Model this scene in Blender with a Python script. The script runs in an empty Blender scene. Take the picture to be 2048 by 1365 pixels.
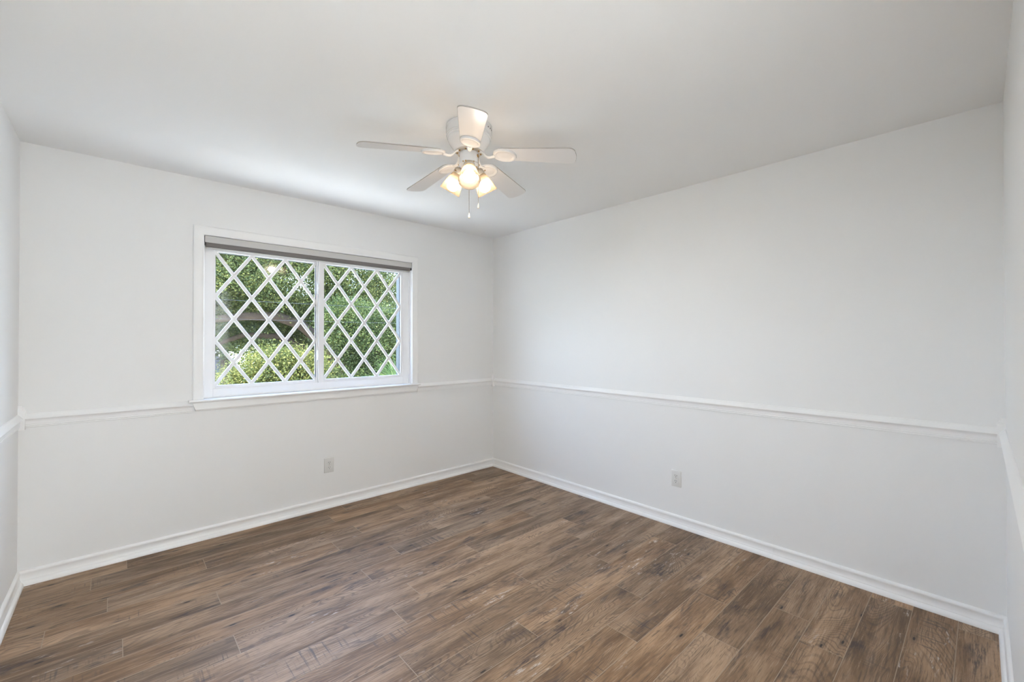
import bpy, bmesh, math, random
import numpy as np
from mathutils import Vector, Matrix

S = bpy.context.scene
C = S.collection
PI = math.pi

# ------------------------------------------------------------------ camera
CAM_H = 1.3431
f_px, yaw, pitch, roll, sy = 866.66, 0.74221, 0.00705, -0.00049, -7.361
cam = bpy.data.cameras.new('camera')
cam.sensor_fit = 'HORIZONTAL'
cam.sensor_width = 36.0
cam.lens = f_px / 2048 * 36.0
cam.shift_y = sy / 2048
cam.clip_start = 0.01
cam.clip_end = 300
co = bpy.data.objects.new('camera', cam)
C.objects.link(co)
Fv = Vector((math.sin(yaw) * math.cos(pitch), math.cos(yaw) * math.cos(pitch), math.sin(pitch)))
Rv = Vector((math.cos(yaw), -math.sin(yaw), 0))
Uv = Rv.cross(Fv)
Rr = Rv * math.cos(roll) + Uv * math.sin(roll)
Ur = -Rv * math.sin(roll) + Uv * math.cos(roll)
co.matrix_world = Matrix(((Rr.x, Ur.x, -Fv.x, 0), (Rr.y, Ur.y, -Fv.y, 0), (Rr.z, Ur.z, -Fv.z, CAM_H), (0, 0, 0, 1)))
S.camera = co

# ------------------------------------------------------------------ exposure, sky, sun
S.view_settings.view_transform = 'Standard'
S.view_settings.look = 'None'
S.view_settings.gamma = 1.0
S.view_settings.exposure = -0.17
S.view_settings.use_curve_mapping = False
S.cycles.use_denoising = True
S.cycles.max_bounces = 14
S.cycles.diffuse_bounces = 8
S.cycles.glossy_bounces = 4
S.cycles.transparent_max_bounces = 16
S.cycles.transmission_bounces = 6
S.cycles.sample_clamp_indirect = 0.0
S.cycles.caustics_reflective = False
S.cycles.caustics_refractive = False

SKY = 19.0
SUN = 40.0
FILL = 230.0  # power of the fill light added behind the camera
BULB = 440.0

world = bpy.data.worlds.new('sky')
S.world = world
world.use_nodes = True
wn = world.node_tree
wn.nodes.clear()
wo = wn.nodes.new('ShaderNodeOutputWorld')
wb = wn.nodes.new('ShaderNodeBackground')
wt = wn.nodes.new('ShaderNodeTexCoord')
ws = wn.nodes.new('ShaderNodeSeparateXYZ')
wr = wn.nodes.new('ShaderNodeValToRGB')
wr.color_ramp.elements[0].position = 0.0
wr.color_ramp.elements[0].color = (0.72, 0.85, 1.0, 1)
wr.color_ramp.elements[1].position = 0.8
wr.color_ramp.elements[1].color = (0.29, 0.50, 0.98, 1)
wn.links.new(wt.outputs['Generated'], ws.inputs[0])
wn.links.new(ws.outputs['Z'], wr.inputs[0])
wn.links.new(wr.outputs[0], wb.inputs[0])
wb.inputs[1].default_value = SKY
wn.links.new(wb.outputs[0], wo.inputs[0])

sun = bpy.data.lights.new('sun', 'SUN')
sun.energy = SUN
sun.angle = 0.009
sun.color = (1.0, 0.95, 0.86)
sun_o = bpy.data.objects.new('sun', sun)
C.objects.link(sun_o)
# high sun, nearly parallel to the window wall and a little behind the house
sun_o.rotation_euler = Vector((0.52, 0.21, -0.83)).to_track_quat('-Z', 'Y').to_euler()

# ------------------------------------------------------------------ dimensions
XR, YB = 3.0040, 3.5765
BL = Vector((-0.3868, YB)); BR = Vector((XR, YB)); FR = Vector((XR, -0.0637)); FL = Vector((-0.4192, -0.0826))
CEIL = 2.44
GROUND = -2.9
rnd = random.Random(7)

# ------------------------------------------------------------------ helpers
def tag(o, label=None, cat=None, group=None, kind=None):
    if label: o['label'] = label
    if cat: o['category'] = cat
    if group: o['group'] = group
    if kind: o['kind'] = kind
    return o

def empty(name, loc=(0, 0, 0), rz=0.0, parent=None):
    o = bpy.data.objects.new(name, None)
    o.empty_display_size = 0.05
    o.location = loc
    o.rotation_euler = (0, 0, rz)
    C.objects.link(o)
    if parent: o.parent = parent
    return o

class MB:
    """collects polygons into one mesh"""
    def __init__(s):
        s.v = []; s.f = []; s.m = []
    def add(s, vs, fs, mi=0, M=None):
        b = len(s.v)
        for p in vs:
            p = Vector(p)
            if M is not None: p = M @ p
            s.v.append(tuple(p))
        for q in fs:
            s.f.append(tuple(b + i for i in q)); s.m.append(mi)
        return s
    def box(s, x0, x1, y0, y1, z0, z1, mi=0, M=None):
        vs = [(x0, y0, z0), (x1, y0, z0), (x1, y1, z0), (x0, y1, z0), (x0, y0, z1), (x1, y0, z1), (x1, y1, z1), (x0, y1, z1)]
        fs = [(0, 3, 2, 1), (4, 5, 6, 7), (0, 1, 5, 4), (1, 2, 6, 5), (2, 3, 7, 6), (3, 0, 4, 7)]
        return s.add(vs, fs, mi, M)
    def loft(s, rings, close=True, caps=True, mi=0, M=None):
        n = len(rings[0]); vs = [p for r in rings for p in r]; fs = []
        for i in range(len(rings) - 1):
            for j in range(n if close else n - 1):
                k = (j + 1) % n
                fs.append((i * n + j, i * n + k, (i + 1) * n + k, (i + 1) * n + j))
        if caps and close:
            fs.append(tuple(range(n - 1, -1, -1)))
            fs.append(tuple((len(rings) - 1) * n + j for j in range(n)))
        return s.add(vs, fs, mi, M)
    def lathe(s, prof, n=32, mi=0, M=None, caps=True):
        rings = [[(r * math.cos(2 * PI * j / n), r * math.sin(2 * PI * j / n), z) for j in range(n)] for r, z in prof]
        return s.loft(rings, True, caps, mi, M)
    def tube(s, pts, rads, n=10, mi=0, M=None):
        pts = [Vector(p) for p in pts]
        if not hasattr(rads, '__len__'): rads = [rads] * len(pts)
        rings = []
        up = Vector((0, 0, 1))
        for i, p in enumerate(pts):
            t = (pts[min(i + 1, len(pts) - 1)] - pts[max(i - 1, 0)]).normalized()
            a = t.cross(up)
            if a.length < 1e-3: a = t.cross(Vector((1, 0, 0)))
            a.normalize(); b = a.cross(t).normalized()
            rings.append([p + (a * math.cos(2 * PI * j / n) + b * math.sin(2 * PI * j / n)) * rads[i] for j in range(n)])
        return s.loft(rings, True, True, mi, M)
    def build(s, name, mat, parent=None, smooth=None, bevel=None, loc=None):
        me = bpy.data.meshes.new(name)
        me.from_pydata(s.v, [], s.f)
        bm = bmesh.new(); bm.from_mesh(me)
        bmesh.ops.recalc_face_normals(bm, faces=bm.faces)
        bm.to_mesh(me); bm.free()
        mats = mat if isinstance(mat, (list, tuple)) else [mat]
        for m in mats: me.materials.append(m)
        if len(mats) > 1: me.polygons.foreach_set('material_index', s.m)
        if smooth is not None:
            me.shade_smooth()
            me.set_sharp_from_angle(angle=math.radians(smooth))
        o = bpy.data.objects.new(name, me)
        C.objects.link(o)
        if parent: o.parent = parent
        if loc is not None: o.location = loc
        if bevel:
            b = o.modifiers.new('bevel', 'BEVEL'); b.width = bevel; b.segments = 3; b.limit_method = 'ANGLE'
            b.angle_limit = math.radians(40)
            me.shade_smooth(); me.set_sharp_from_angle(angle=math.radians(50))
            b.harden_normals = False
        return o

def sweep(mb, prof, A, B, nrm, mA=1.0, mB=1.0, mi=0):
    """profile (d from wall, z) swept from A to B (2D), nrm points into the room, ends mitred"""
    A = Vector(A); B = Vector(B); t = (B - A).normalized(); n = Vector(nrm)
    ra = [(*(A + n * d + t * d * mA), z) for d, z in prof]
    rb = [(*(B + n * d - t * d * mB), z) for d, z in prof]
    mb.loft([ra, rb])

# ------------------------------------------------------------------ materials
def newmat(name):
    m = bpy.data.materials.new(name); m.use_nodes = True
    nt = m.node_tree
    return m, nt, nt.nodes['Principled BSDF']

def N(nt, typ, **kw):
    n = nt.nodes.new(typ)
    for k, v in kw.items(): setattr(n, k, v)
    return n

def plain(name, col, rough=0.5, spec=0.5, metal=0.0, bump=0.0, bscale=60.0, var=0.0):
    m, nt, b = newmat(name)
    b.inputs['Base Color'].default_value = (*col, 1)
    b.inputs['Roughness'].default_value = rough
    b.inputs['Metallic'].default_value = metal
    b.inputs['Specular IOR Level'].default_value = spec
    tc = N(nt, 'ShaderNodeTexCoord')
    nz = N(nt, 'ShaderNodeTexNoise'); nz.inputs['Scale'].default_value = bscale; nz.inputs['Detail'].default_value = 3
    nt.links.new(tc.outputs['Object'], nz.inputs['Vector'])
    if bump > 0:
        bp = N(nt, 'ShaderNodeBump'); bp.inputs['Strength'].default_value = bump; bp.inputs['Distance'].default_value = 0.002
        nt.links.new(nz.outputs['Fac'], bp.inputs['Height']); nt.links.new(bp.outputs[0], b.inputs['Normal'])
    if var > 0:
        mx = N(nt, 'ShaderNodeMix', data_type='RGBA')
        mx.inputs['A'].default_value = (*[c * (1 - var) for c in col], 1); mx.inputs['B'].default_value = (*[min(1, c * (1 + var)) for c in col], 1)
        nt.links.new(nz.outputs['Fac'], mx.inputs['Factor']); nt.links.new(mx.outputs['Result'], b.inputs['Base Color'])
    return m

M_wall = plain('wall_paint', (0.855, 0.855, 0.85), 0.55, 0.35, bump=0.06, bscale=90)
M_ceil = plain('ceiling_paint', (0.875, 0.875, 0.87), 0.85, 0.2, bump=0.05, bscale=120)
M_trim = plain('trim_paint', (0.90, 0.90, 0.895), 0.28, 0.5, bump=0.02, bscale=40)
M_vinyl = plain('vinyl', (0.90, 0.90, 0.91), 0.3, 0.5)
M_gasket = plain('dark_gasket', (0.06, 0.06, 0.065), 0.6)
M_fanwhite = plain('fan_white', (0.76, 0.75, 0.74), 0.22, 0.5)
M_blade = plain('blade_white', (0.78, 0.765, 0.755), 0.38, 0.45)
M_edge = plain('blade_edge', (0.42, 0.40, 0.37), 0.5)
M_brass = plain('aged_brass', (0.45, 0.27, 0.10), 0.35, 0.5, 1.0)
M_brushed = plain('holder_metal', (0.62, 0.56, 0.48), 0.35, 0.5, 0.7)
M_knob = plain('knob_cream', (0.62, 0.55, 0.46), 0.3, 0.5)
M_dark = plain('dark_slot', (0.03, 0.03, 0.03), 0.7)
M_chain = plain('chain_metal', (0.26, 0.20, 0.14), 0.4, 0.5, 0.5)
M_fascia = plain('blind_fascia', (0.60, 0.59, 0.575), 0.6, 0.4)
M_fabric = plain('blind_fabric', (0.20, 0.185, 0.175), 0.85, 0.2, bump=0.2, bscale=500, var=0.1)
M_bar = plain('blind_bar', (0.60, 0.59, 0.58), 0.5)
M_plate = plain('outlet_plastic', (0.74, 0.74, 0.72), 0.3, 0.5)
M_bark = plain('bark', (0.040, 0.026, 0.016), 0.9, 0.2, bump=0.8, bscale=14, var=0.5)
M_roof = plain('shingles', (0.012, 0.012, 0.015), 0.9, 0.2, bump=0.5, bscale=8, var=0.3)
M_siding = plain('siding', (0.05, 0.055, 0.07), 0.7, 0.3)
M_concrete = plain('pale_concrete', (0.70, 0.655, 0.565), 0.9, 0.2, var=0.08, bscale=3)
M_lawn = plain('lawn', (0.02, 0.032, 0.009), 0.95, 0.1, bump=0.6, bscale=40, var=0.4)
M_wire = plain('wire', (0.03, 0.03, 0.03), 0.5)

def glass_mat():
    m, nt, b = newmat('window_glass')
    nt.nodes.remove(b)
    out = nt.nodes['Material Output']
    tr = N(nt, 'ShaderNodeBsdfTransparent'); tr.inputs[0].default_value = (0.93, 0.95, 0.94, 1)
    gl = N(nt, 'ShaderNodeBsdfGlossy'); gl.inputs['Roughness'].default_value = 0.06
    fr = N(nt, 'ShaderNodeFresnel'); fr.inputs['IOR'].default_value = 1.5
    mul = N(nt, 'ShaderNodeMath', operation='MULTIPLY'); mul.inputs[1].default_value = 1.1
    mx = N(nt, 'ShaderNodeMixShader')
    # reflect only where light meets the pane from the air side
    ge = N(nt, 'ShaderNodeNewGeometry'); om = N(nt, 'ShaderNodeMath', operation='SUBTRACT'); om.inputs[0].default_value = 1.0
    m3 = N(nt, 'ShaderNodeMath', operation='MULTIPLY')
    nt.links.new(ge.outputs['Backfacing'], om.inputs[1])
    nt.links.new(fr.outputs[0], mul.inputs[0]); nt.links.new(mul.outputs[0], m3.inputs[0]); nt.links.new(om.outputs[0], m3.inputs[1])
    nt.links.new(m3.outputs[0], mx.inputs[0])
    nt.links.new(tr.outputs[0], mx.inputs[1]); nt.links.new(gl.outputs[0], mx.inputs[2])
    nt.links.new(mx.outputs[0], out.inputs[0])
    return m
M_glass = glass_mat()

def shade_mat():
    m, nt, b = newmat('frosted_shade_glass')
    nt.nodes.remove(b)
    out = nt.nodes['Material Output']
    df = N(nt, 'ShaderNodeBsdfDiffuse'); df.inputs[0].default_value = (0.027, 0.0225, 0.0165, 1)
    tl = N(nt, 'ShaderNodeBsdfTranslucent'); tl.inputs[0].default_value = (0.108, 0.088, 0.063, 1)
    tr = N(nt, 'ShaderNodeBsdfTransparent'); tr.inputs[0].default_value = (1.0, 0.95, 0.88, 1)
    # faint ribs running down the glass
    tc = N(nt, 'ShaderNodeTexCoord'); wv = N(nt, 'ShaderNodeTexNoise'); wv.inputs['Scale'].default_value = 80
    nt.links.new(tc.outputs['Object'], wv.inputs['Vector'])
    bp = N(nt, 'ShaderNodeBump'); bp.inputs['Strength'].default_value = 0.1
    nt.links.new(wv.outputs['Fac'], bp.inputs['Height']); nt.links.new(bp.outputs[0], df.inputs['Normal'])
    m1 = N(nt, 'ShaderNodeMixShader'); m1.inputs[0].default_value = 0.5
    m2 = N(nt, 'ShaderNodeMixShader'); m2.inputs[0].default_value = 0.17
    nt.links.new(df.outputs[0], m1.inputs[1]); nt.links.new(tl.outputs[0], m1.inputs[2])
    nt.links.new(m1.outputs[0], m2.inputs[1]); nt.links.new(tr.outputs[0], m2.inputs[2])
    nt.links.new(m2.outputs[0], out.inputs[0])
    return m
M_shade = shade_mat()

def emit_mat(name, col, st):
    m, nt, b = newmat(name)
    b.inputs['Base Color'].default_value = (0.9, 0.9, 0.9, 1)
    b.inputs['Emission Color'].default_value = (*col, 1)
    b.inputs['Emission Strength'].default_value = st
    return m
M_bulb = emit_mat('lit_bulb', (1.0, 0.89, 0.78), BULB)

def leaf_mat(name, dark, mid, light):
    m, nt, b = newmat(name)
    at = N(nt, 'ShaderNodeAttribute', attribute_name='tint')
    rp = N(nt, 'ShaderNodeValToRGB')
    e = rp.color_ramp.elements
    e[0].position = 0.0; e[0].color = (*dark, 1)
    e[1].position = 1.0; e[1].color = (*light, 1)
    k = e.new(0.55); k.color = (*mid, 1)
    nt.links.new(at.outputs['Fac'], rp.inputs[0])
    nt.links.new(rp.outputs[0], b.inputs['Base Color'])
    b.inputs['Roughness'].default_value = 0.55
    b.inputs['Specular IOR Level'].default_value = 0.12
    tl = N(nt, 'ShaderNodeBsdfTranslucent')
    hs = N(nt, 'ShaderNodeHueSaturation'); hs.inputs['Value'].default_value = 1.5; hs.inputs['Hue'].default_value = 0.485
    nt.links.new(rp.outputs[0], hs.inputs['Color']); nt.links.new(hs.outputs[0], tl.inputs[0])
    mx = N(nt, 'ShaderNodeMixShader'); mx.inputs[0].default_value = 0.35
    nt.links.new(b.outputs[0], mx.inputs[1]); nt.links.new(tl.outputs[0], mx.inputs[2])
    nt.links.new(mx.outputs[0], nt.nodes['Material Output'].inputs[0])
    return m
M_leafA = leaf_mat('oak_leaves', (0.0253, 0.0353, 0.0123), (0.0529, 0.0686, 0.0213), (0.1437, 0.1421, 0.0410))
M_leafB = leaf_mat('dense_leaves', (0.0207, 0.0333, 0.0115), (0.0483, 0.0686, 0.0213), (0.1150, 0.1274, 0.0369))
M_leafC = leaf_mat('yellow_green_leaves', (0.0299, 0.0392, 0.0107), (0.0805, 0.0902, 0.0213), (0.1898, 0.1715, 0.0451))
M_leafD = leaf_mat('far_leaves', (0.0230, 0.0314, 0.0148), (0.0483, 0.0608, 0.0262), (0.0978, 0.1029, 0.0410))
M_palm = leaf_mat('palm_leaf', (0.022, 0.040, 0.013), (0.046, 0.074, 0.022), (0.100, 0.132, 0.045))

def floor_mat():
    m, nt, b = newmat('wood_plank_tile')
    L = nt.links.new
    uv = N(nt, 'ShaderNodeUVMap', uv_map='UVMap')
    at = N(nt, 'ShaderNodeAttribute', attribute_name='plank')
    sep = N(nt, 'ShaderNodeSeparateColor'); L(at.outputs['Color'], sep.inputs[0])
    off = N(nt, 'ShaderNodeVectorMath', operation='SCALE'); off.inputs['Scale'].default_value = 37.0
    L(at.outputs['Color'], off.inputs[0])
    base = N(nt, 'ShaderNodeVectorMath', operation='ADD'); L(uv.outputs[0], base.inputs[0]); L(off.outputs[0], base.inputs[1])
    def mapped(su, sv):
        mp = N(nt, 'ShaderNodeVectorMath', operation='MULTIPLY'); mp.inputs[1].default_value = (su, sv, 1.0)
        L(base.outputs[0], mp.inputs[0]); return mp.outputs[0]
    def noise(su, sv, det=4, rough=0.55, dist=0.0):
        n = N(nt, 'ShaderNodeTexNoise'); n.inputs['Scale'].default_value = 1.0
        n.inputs['Detail'].default_value = det; n.inputs['Roughness'].default_value = rough; n.inputs['Distortion'].default_value = dist
        L(mapped(su, sv), n.inputs['Vector']); return n.outputs['Fac']
    def ramp(x, p0, p1, v0=0.0, v1=1.0):
        r = N(nt, 'ShaderNodeMapRange'); r.interpolation_type = 'SMOOTHSTEP'
        r.inputs['From Min'].default_value = p0; r.inputs['From Max'].default_value = p1
        r.inputs['To Min'].default_value = v0; r.inputs['To Max'].default_value = v1
        L(x, r.inputs['Value']); return r.outputs[0]
    def math_(op, a, c):
        n = N(nt, 'ShaderNodeMath', operation=op)
        for i, x in enumerate((a, c)):
            if isinstance(x, (int, float)): n.inputs[i].default_value = x
            else: L(x, n.inputs[i])
        return n.outputs[0]
    def mix(fac, A, B, blend='MIX'):
        n = N(nt, 'ShaderNodeMix', data_type='RGBA', blend_type=blend)
        if isinstance(fac, (int, float)): n.inputs['Factor'].default_value = fac
        else: L(fac, n.inputs['Factor'])
        for k, x in (('A', A), ('B', B)):
            if isinstance(x, tuple): n.inputs[k].default_value = (*x, 1)
            else: L(x, n.inputs[k])
        return n.outputs['Result']
    # body tone: warm tan to grey brown, by plank and by slow streaks
    tone = noise(1.6, 9.0, 4, 0.6, 0.4)
    col = mix(ramp(tone, 0.32, 0.68), (0.142, 0.088, 0.049), (0.325, 0.224, 0.142))
    hue = mix(sep.outputs[2], (0.95, 0.97, 1.03), (1.10, 0.98, 0.85))
    col = mix(0.75, col, hue, 'MULTIPLY')
    # growth-ring contours, cathedral shapes
    ringn = noise(0.9, 4.0, 2, 0.45, 0.6)
    rs = math_('MULTIPLY', ringn, 380.0)
    rsin = math_('SINE', rs, 0)
    ringm = ramp(noise(1.1, 3.0, 2), 0.42, 0.62)
    rl = math_('MULTIPLY', ramp(rsin, 0.2, 0.95), ringm)
    col = mix(math_('MULTIPLY', rl, 0.50), col, (0.080, 0.052, 0.034))
    # fine fibre
    fib = noise(7.0, 150.0, 4, 0.75)
    col = mix(math_('MULTIPLY', ramp(fib, 0.50, 0.66), 0.72), col, (0.075, 0.052, 0.036))
    col = mix(math_('MULTIPLY', ramp(fib, 0.47, 0.30), 0.42), col, (0.44, 0.345, 0.26))
    # dark smoky stains
    st = noise(2.6, 9.0, 5, 0.62, 0.5)
    col = mix(math_('MULTIPLY', math_('MULTIPLY', ramp(st, 0.53, 0.70), ramp(noise(10.0, 110.0, 4, 0.75), 0.36, 0.56)), 0.95), col, (0.055, 0.040, 0.036))
    # knots
    vo = N(nt, 'ShaderNodeTexVoronoi', voronoi_dimensions='2D'); vo.inputs['Scale'].default_value = 1.0; vo.inputs['Randomness'].default_value = 1.0
    L(mapped(1.9, 6.5), vo.inputs['Vector'])
    kd = vo.outputs['Distance']
    knotpick = ramp(noise(0.9, 0.9, 1), 0.52, 0.55)
    col = mix(math_('MULTIPLY', ramp(kd, 0.13, 0.03), math_('MULTIPLY', knotpick, 0.50)), col, (0.070, 0.046, 0.033))
    col = mix(math_('MULTIPLY', ramp(kd, 0.036, 0.020), math_('MULTIPLY', knotpick, 0.95)), col, (0.012, 0.010, 0.009))
    # cross-grain saw marks
    sw = noise(95.0, 5.0, 2, 0.6)
    swm = ramp(noise(1.8, 4.5, 2), 0.55, 0.68)
    col = mix(math_('MULTIPLY', math_('MULTIPLY', ramp(sw, 0.52, 0.70), swm), 0.75), col, (0.070, 0.055, 0.050))
    # chalky scuffs
    sc = noise(14.0, 60.0, 4, 0.7)
    scm = ramp(noise(2.2, 6.0, 3), 0.56, 0.66)
    col = mix(math_('MULTIPLY', math_('MULTIPLY', ramp(sc, 0.56, 0.68), scm), 0.85), col, (0.50, 0.44, 0.39))
    val = N(nt, 'ShaderNodeHueSaturation'); val.inputs['Saturation'].default_value = 1.0
    L(math_('ADD', math_('MULTIPLY', sep.outputs[1], 0.42), 1.02), val.inputs['Value'])
    L(col, val.inputs['Color'])
    L(val.outputs[0], b.inputs['Base Color'])
    L(ramp(tone, 0.3, 0.7, 0.50, 0.40), b.inputs['Roughness'])
    b.inputs['Specular IOR Level'].default_value = 0.30
    bp = N(nt, 'ShaderNodeBump'); bp.inputs['Strength'].default_value = 0.25; bp.inputs['Distance'].default_value = 0.001
    L(fib, bp.inputs['Height']); L(bp.outputs[0], b.inputs['Normal'])
    return m
M_floor = floor_mat()
M_grout = plain('grout', (0.40, 0.315, 0.235), 0.8, 0.2, var=0.1)

# ------------------------------------------------------------------ room shell
WT = 0.14
WX0, WX1, WZ0, WZ1 = 0.445, 2.022, 0.945, 2.060      # window opening

def struct(o): o['kind'] = 'structure'; return o

mb = MB()
x0, x1, y0, y1 = BL.x - WT, XR + WT, YB, YB + WT
mb.box(x0, WX0, y0, y1, -0.2, CEIL + 0.15).box(WX1, x1, y0, y1, -0.2, CEIL + 0.15)
mb.box(WX0, WX1, y0, y1, -0.2, WZ0 - 0.02).box(WX0, WX1, y0, y1, WZ1, CEIL + 0.15)
struct(mb.build('wall_back', M_wall))
struct(MB().box(XR, XR + WT, FR.y - WT, YB, -0.2, CEIL + 0.15).build('wall_right', M_wall))

def slab(A, B, out, name, z0=-0.2, z1=CEIL + 0.15):
    A, B, out = Vector(A), Vector(B), Vector(out)
    q = [A, B, B + out, A + out]
    return MB().loft([[(*p, z0) for p in q], [(*p, z1) for p in q]]).build(name, M_wall)
struct(slab(FL, BL, (-WT, 0), 'wall_left'))
# front wall, with an unseen wide cased opening added to let fill light in
DX0, DX1, DZ = -0.25, 1.22, 2.06
def fy(x): return FR.y + (FL.y - FR.y) * (FR.x - x) / (FR.x - FL.x)
mb = MB()
for a, b_, z0, z1 in ((FL.x - WT, DX0, -0.2, CEIL + 0.15), (DX1, XR, -0.2, CEIL + 0.15), (DX0, DX1, DZ, CEIL + 0.15)):
    q = [(a, fy(a)), (b_, fy(b_)), (b_, fy(b_) - WT), (a, fy(a) - WT)]
    mb.loft([[(*p, z0) for p in q], [(*p, z1) for p in q]])
struct(mb.build('wall_front', M_wall))
struct(MB().box(FL.x - WT, XR + WT, -0.24, YB + WT, CEIL, CEIL + 0.12).build('ceiling', M_ceil))

# floor: one mesh of printed planks with grout between them
bounds = [3.585, 3.411, 3.252, 3.097, 2.941, 2.786, 2.631, 2.476, 2.321, 2.165, 2.010, 1.853, 1.693, 1.535, 1.372, 1.210, 1.050, 0.888, 0.725, 0.568, 0.410, 0.249, 0.091, -0.067, -0.25]
PL = 1.300
start = [0.06, -0.09, 0.406, -0.021, -0.231, 0.406, 0.032, 1.068, 0.405, 1.196, 1.028, 1.707, 0.899, 1.420, 2.030, 1.718, 2.297, 2.000, 1.150, 2.275, 1.62, 0.72, 0.3, 0.9]
vs, fs, mi, pcol, uvs = [], [], [], [], []
G1, G2 = 0.0014, 0.0014
FX0, FX1 = FL.x - 0.12, XR + 0.02
pr = random.Random(21)
for r in range(len(bounds) - 1):
    ya, yb_ = bounds[r + 1], bounds[r]
    s0 = start[r] - PL * math.ceil((start[r] - FX0) / PL)
    x = s0
    while x < FX1:
        xa, xb = max(x + G2, FX0), min(x + PL - G2, FX1)
        if xb - xa > 0.01:
            n = len(vs)
            vs += [(xa, ya + G1, 0), (xb, ya + G1, 0), (xb, yb_ - G1, 0), (xa, yb_ - G1, 0)]
            fs.append((n, n + 1, n + 2, n + 3)); mi.append(0)
            pcol.append((pr.random(), pr.random(), pr.random(), 1))
            uvs += [(xa - x, 0), (xb - x, 0), (xb - x, yb_ - ya), (xa - x, yb_ - ya)]
        x += PL
n = len(vs)
vs += [(FX0, -0.25, -0.0006), (FX1, -0.25, -0.0006), (FX1, 3.585, -0.0006), (FX0, 3.585, -0.0006),
       (FX0, -0.25, -0.12), (FX1, -0.25, -0.12), (FX1, 3.585, -0.12), (FX0, 3.585, -0.12)]
for q in ((0, 1, 2, 3), (7, 6, 5, 4), (0, 4, 5, 1), (1, 5, 6, 2), (2, 6, 7, 3), (3, 7, 4, 0)):
    fs.append(tuple(n + i for i in q)); mi.append(1); pcol.append((0, 0, 0, 1)); uvs += [(0, 0)] * 4
me = bpy.data.meshes.new('floor')
me.from_pydata(vs, [], fs)
me.materials.append(M_floor); me.materials.append(M_grout)
me.polygons.foreach_set('material_index', mi)
u = me.uv_layers.new(name='UVMap'); u.data.foreach_set('uv', [c for p in uvs for c in p])
a = me.attributes.new('plank', 'FLOAT_COLOR', 'FACE'); a.data.foreach_set('color', [c for p in pcol for c in p])
fo = bpy.data.objects.new('floor', me); C.objects.link(fo); struct(fo)

# made-up landing beyond the opening, added to send fill light into the room
HX0, HX1, HY0, HY1 = -1.6, 2.9, -2.9, -0.2236
mb = MB()
mb.box(HX0 - 0.1, HX0, HY0, HY1, 0, CEIL).box(HX1, HX1 + 0.1, HY0, HY1, 0, CEIL).box(HX0, HX1, HY0 - 0.1, HY0, 0, CEIL).box(HX0, FL.x - WT, HY1, HY1 + 0.1, 0, CEIL)
struct(mb.build('wall_added_landing', M_wall))
struct(MB().box(HX0 - 0.1, HX1 + 0.1, HY0 - 0.1, -0.24, CEIL, CEIL + 0.12).build('ceiling_added_landing', M_ceil))
struct(MB().box(HX0 - 0.1, HX1 + 0.1, HY0 - 0.1, -0.25, -0.12, 0).build('floor_added_landing', plain('bounce_carpet', (0.78, 0.775, 0.76), 0.9)))  # pale floor chosen to bounce the fill up to the ceiling
hl = bpy.data.lights.new('landing_fill', 'AREA'); hl.shape = 'RECTANGLE'; hl.size = 1.2; hl.size_y = 1.6  # added fill light, no known lamp of the house
hl.energy = FILL; hl.color = (0.915, 0.965, 1.0)
hlo = bpy.data.objects.new('landing_fill', hl); C.objects.link(hlo); hlo.location = (2.1, -1.6, CEIL - 0.02)

# ------------------------------------------------------------------ baseboards, chair rails, corner blocks
base_prof = [(0, 0.0), (0.028, 0.0), (0.028, 0.004), (0.0268, 0.011), (0.0235, 0.018), (0.0185, 0.0232), (0.0145, 0.025), (0.0145, 0.030),
             (0.0125, 0.033), (0.0108, 0.042), (0.0104, 0.052), (0.0112, 0.060), (0.0128, 0.0645), (0.0132, 0.069), (0.0118, 0.0745), (0.0085, 0.0785), (0.004, 0.081), (0, 0.0815)]
rail_prof = [(0, 0.8610), (0.0055, 0.8610), (0.0068, 0.8635), (0.0068, 0.8668), (0.0052, 0.8685), (0.0080, 0.8700), (0.0092, 0.8735), (0.0090, 0.8775), (0.0074, 0.8795), (0.0090, 0.8810), (0.0094, 0.8850),
             (0.0094, 0.8920), (0.0104, 0.8980), (0.0132, 0.9035), (0.0172, 0.9075), (0.0202, 0.9098), (0.0212, 0.9122), (0.0205, 0.9150), (0.0170, 0.9205), (0.0115, 0.9270), (0.0065, 0.9330), (0.0035, 0.9385), (0, 0.9400)]
walls = {'back': (BL, BR, (0, -1)), 'right': (BR, FR, (-1, 0)), 'left': (FL, BL, (1, 0)), 'front': (FR, Vector((DX1 + 0.07, fy(DX1 + 0.07))), (0, 1))}
def tdir(A, B): return (Vector(B) - Vector(A)).normalized()
for k, (A, B, n) in walls.items():
    mb = MB()
    if k == 'right':
        J = Vector((XR, 0.886)); t = tdir(A, B)
        sweep(mb, base_prof, A, J - t * 0.0004, n, 1, 0); sweep(mb, base_prof, J + t * 0.0004, B, n, 0, 1)
    elif k == 'left': sweep(mb, base_prof, A, B, n, 0, 1)
    else: sweep(mb, base_prof, A, B, n, 1, 0 if k == 'front' else 1)
    struct(mb.build('baseboard_' + k, M_trim, smooth=40))
BK = 0.027
tn = 1
for k, (A, B, n) in walls.items():
    t = tdir(A, B); mb = MB()
    a = A + t * (BK if k != 'left' else 0.0); b_ = B - t * (BK if k != 'front' else 0.0)
    if k == 'back':
        sweep(mb, rail_prof, a, (0.385, YB), n, 0, 0); sweep(mb, rail_prof, (2.080, YB), b_, n, 0, 0)
    else: sweep(mb, rail_prof, a, b_, n, 0, 0)
    struct(mb.build('trim_%d' % tn, M_trim, smooth=30)); tn += 1
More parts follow.
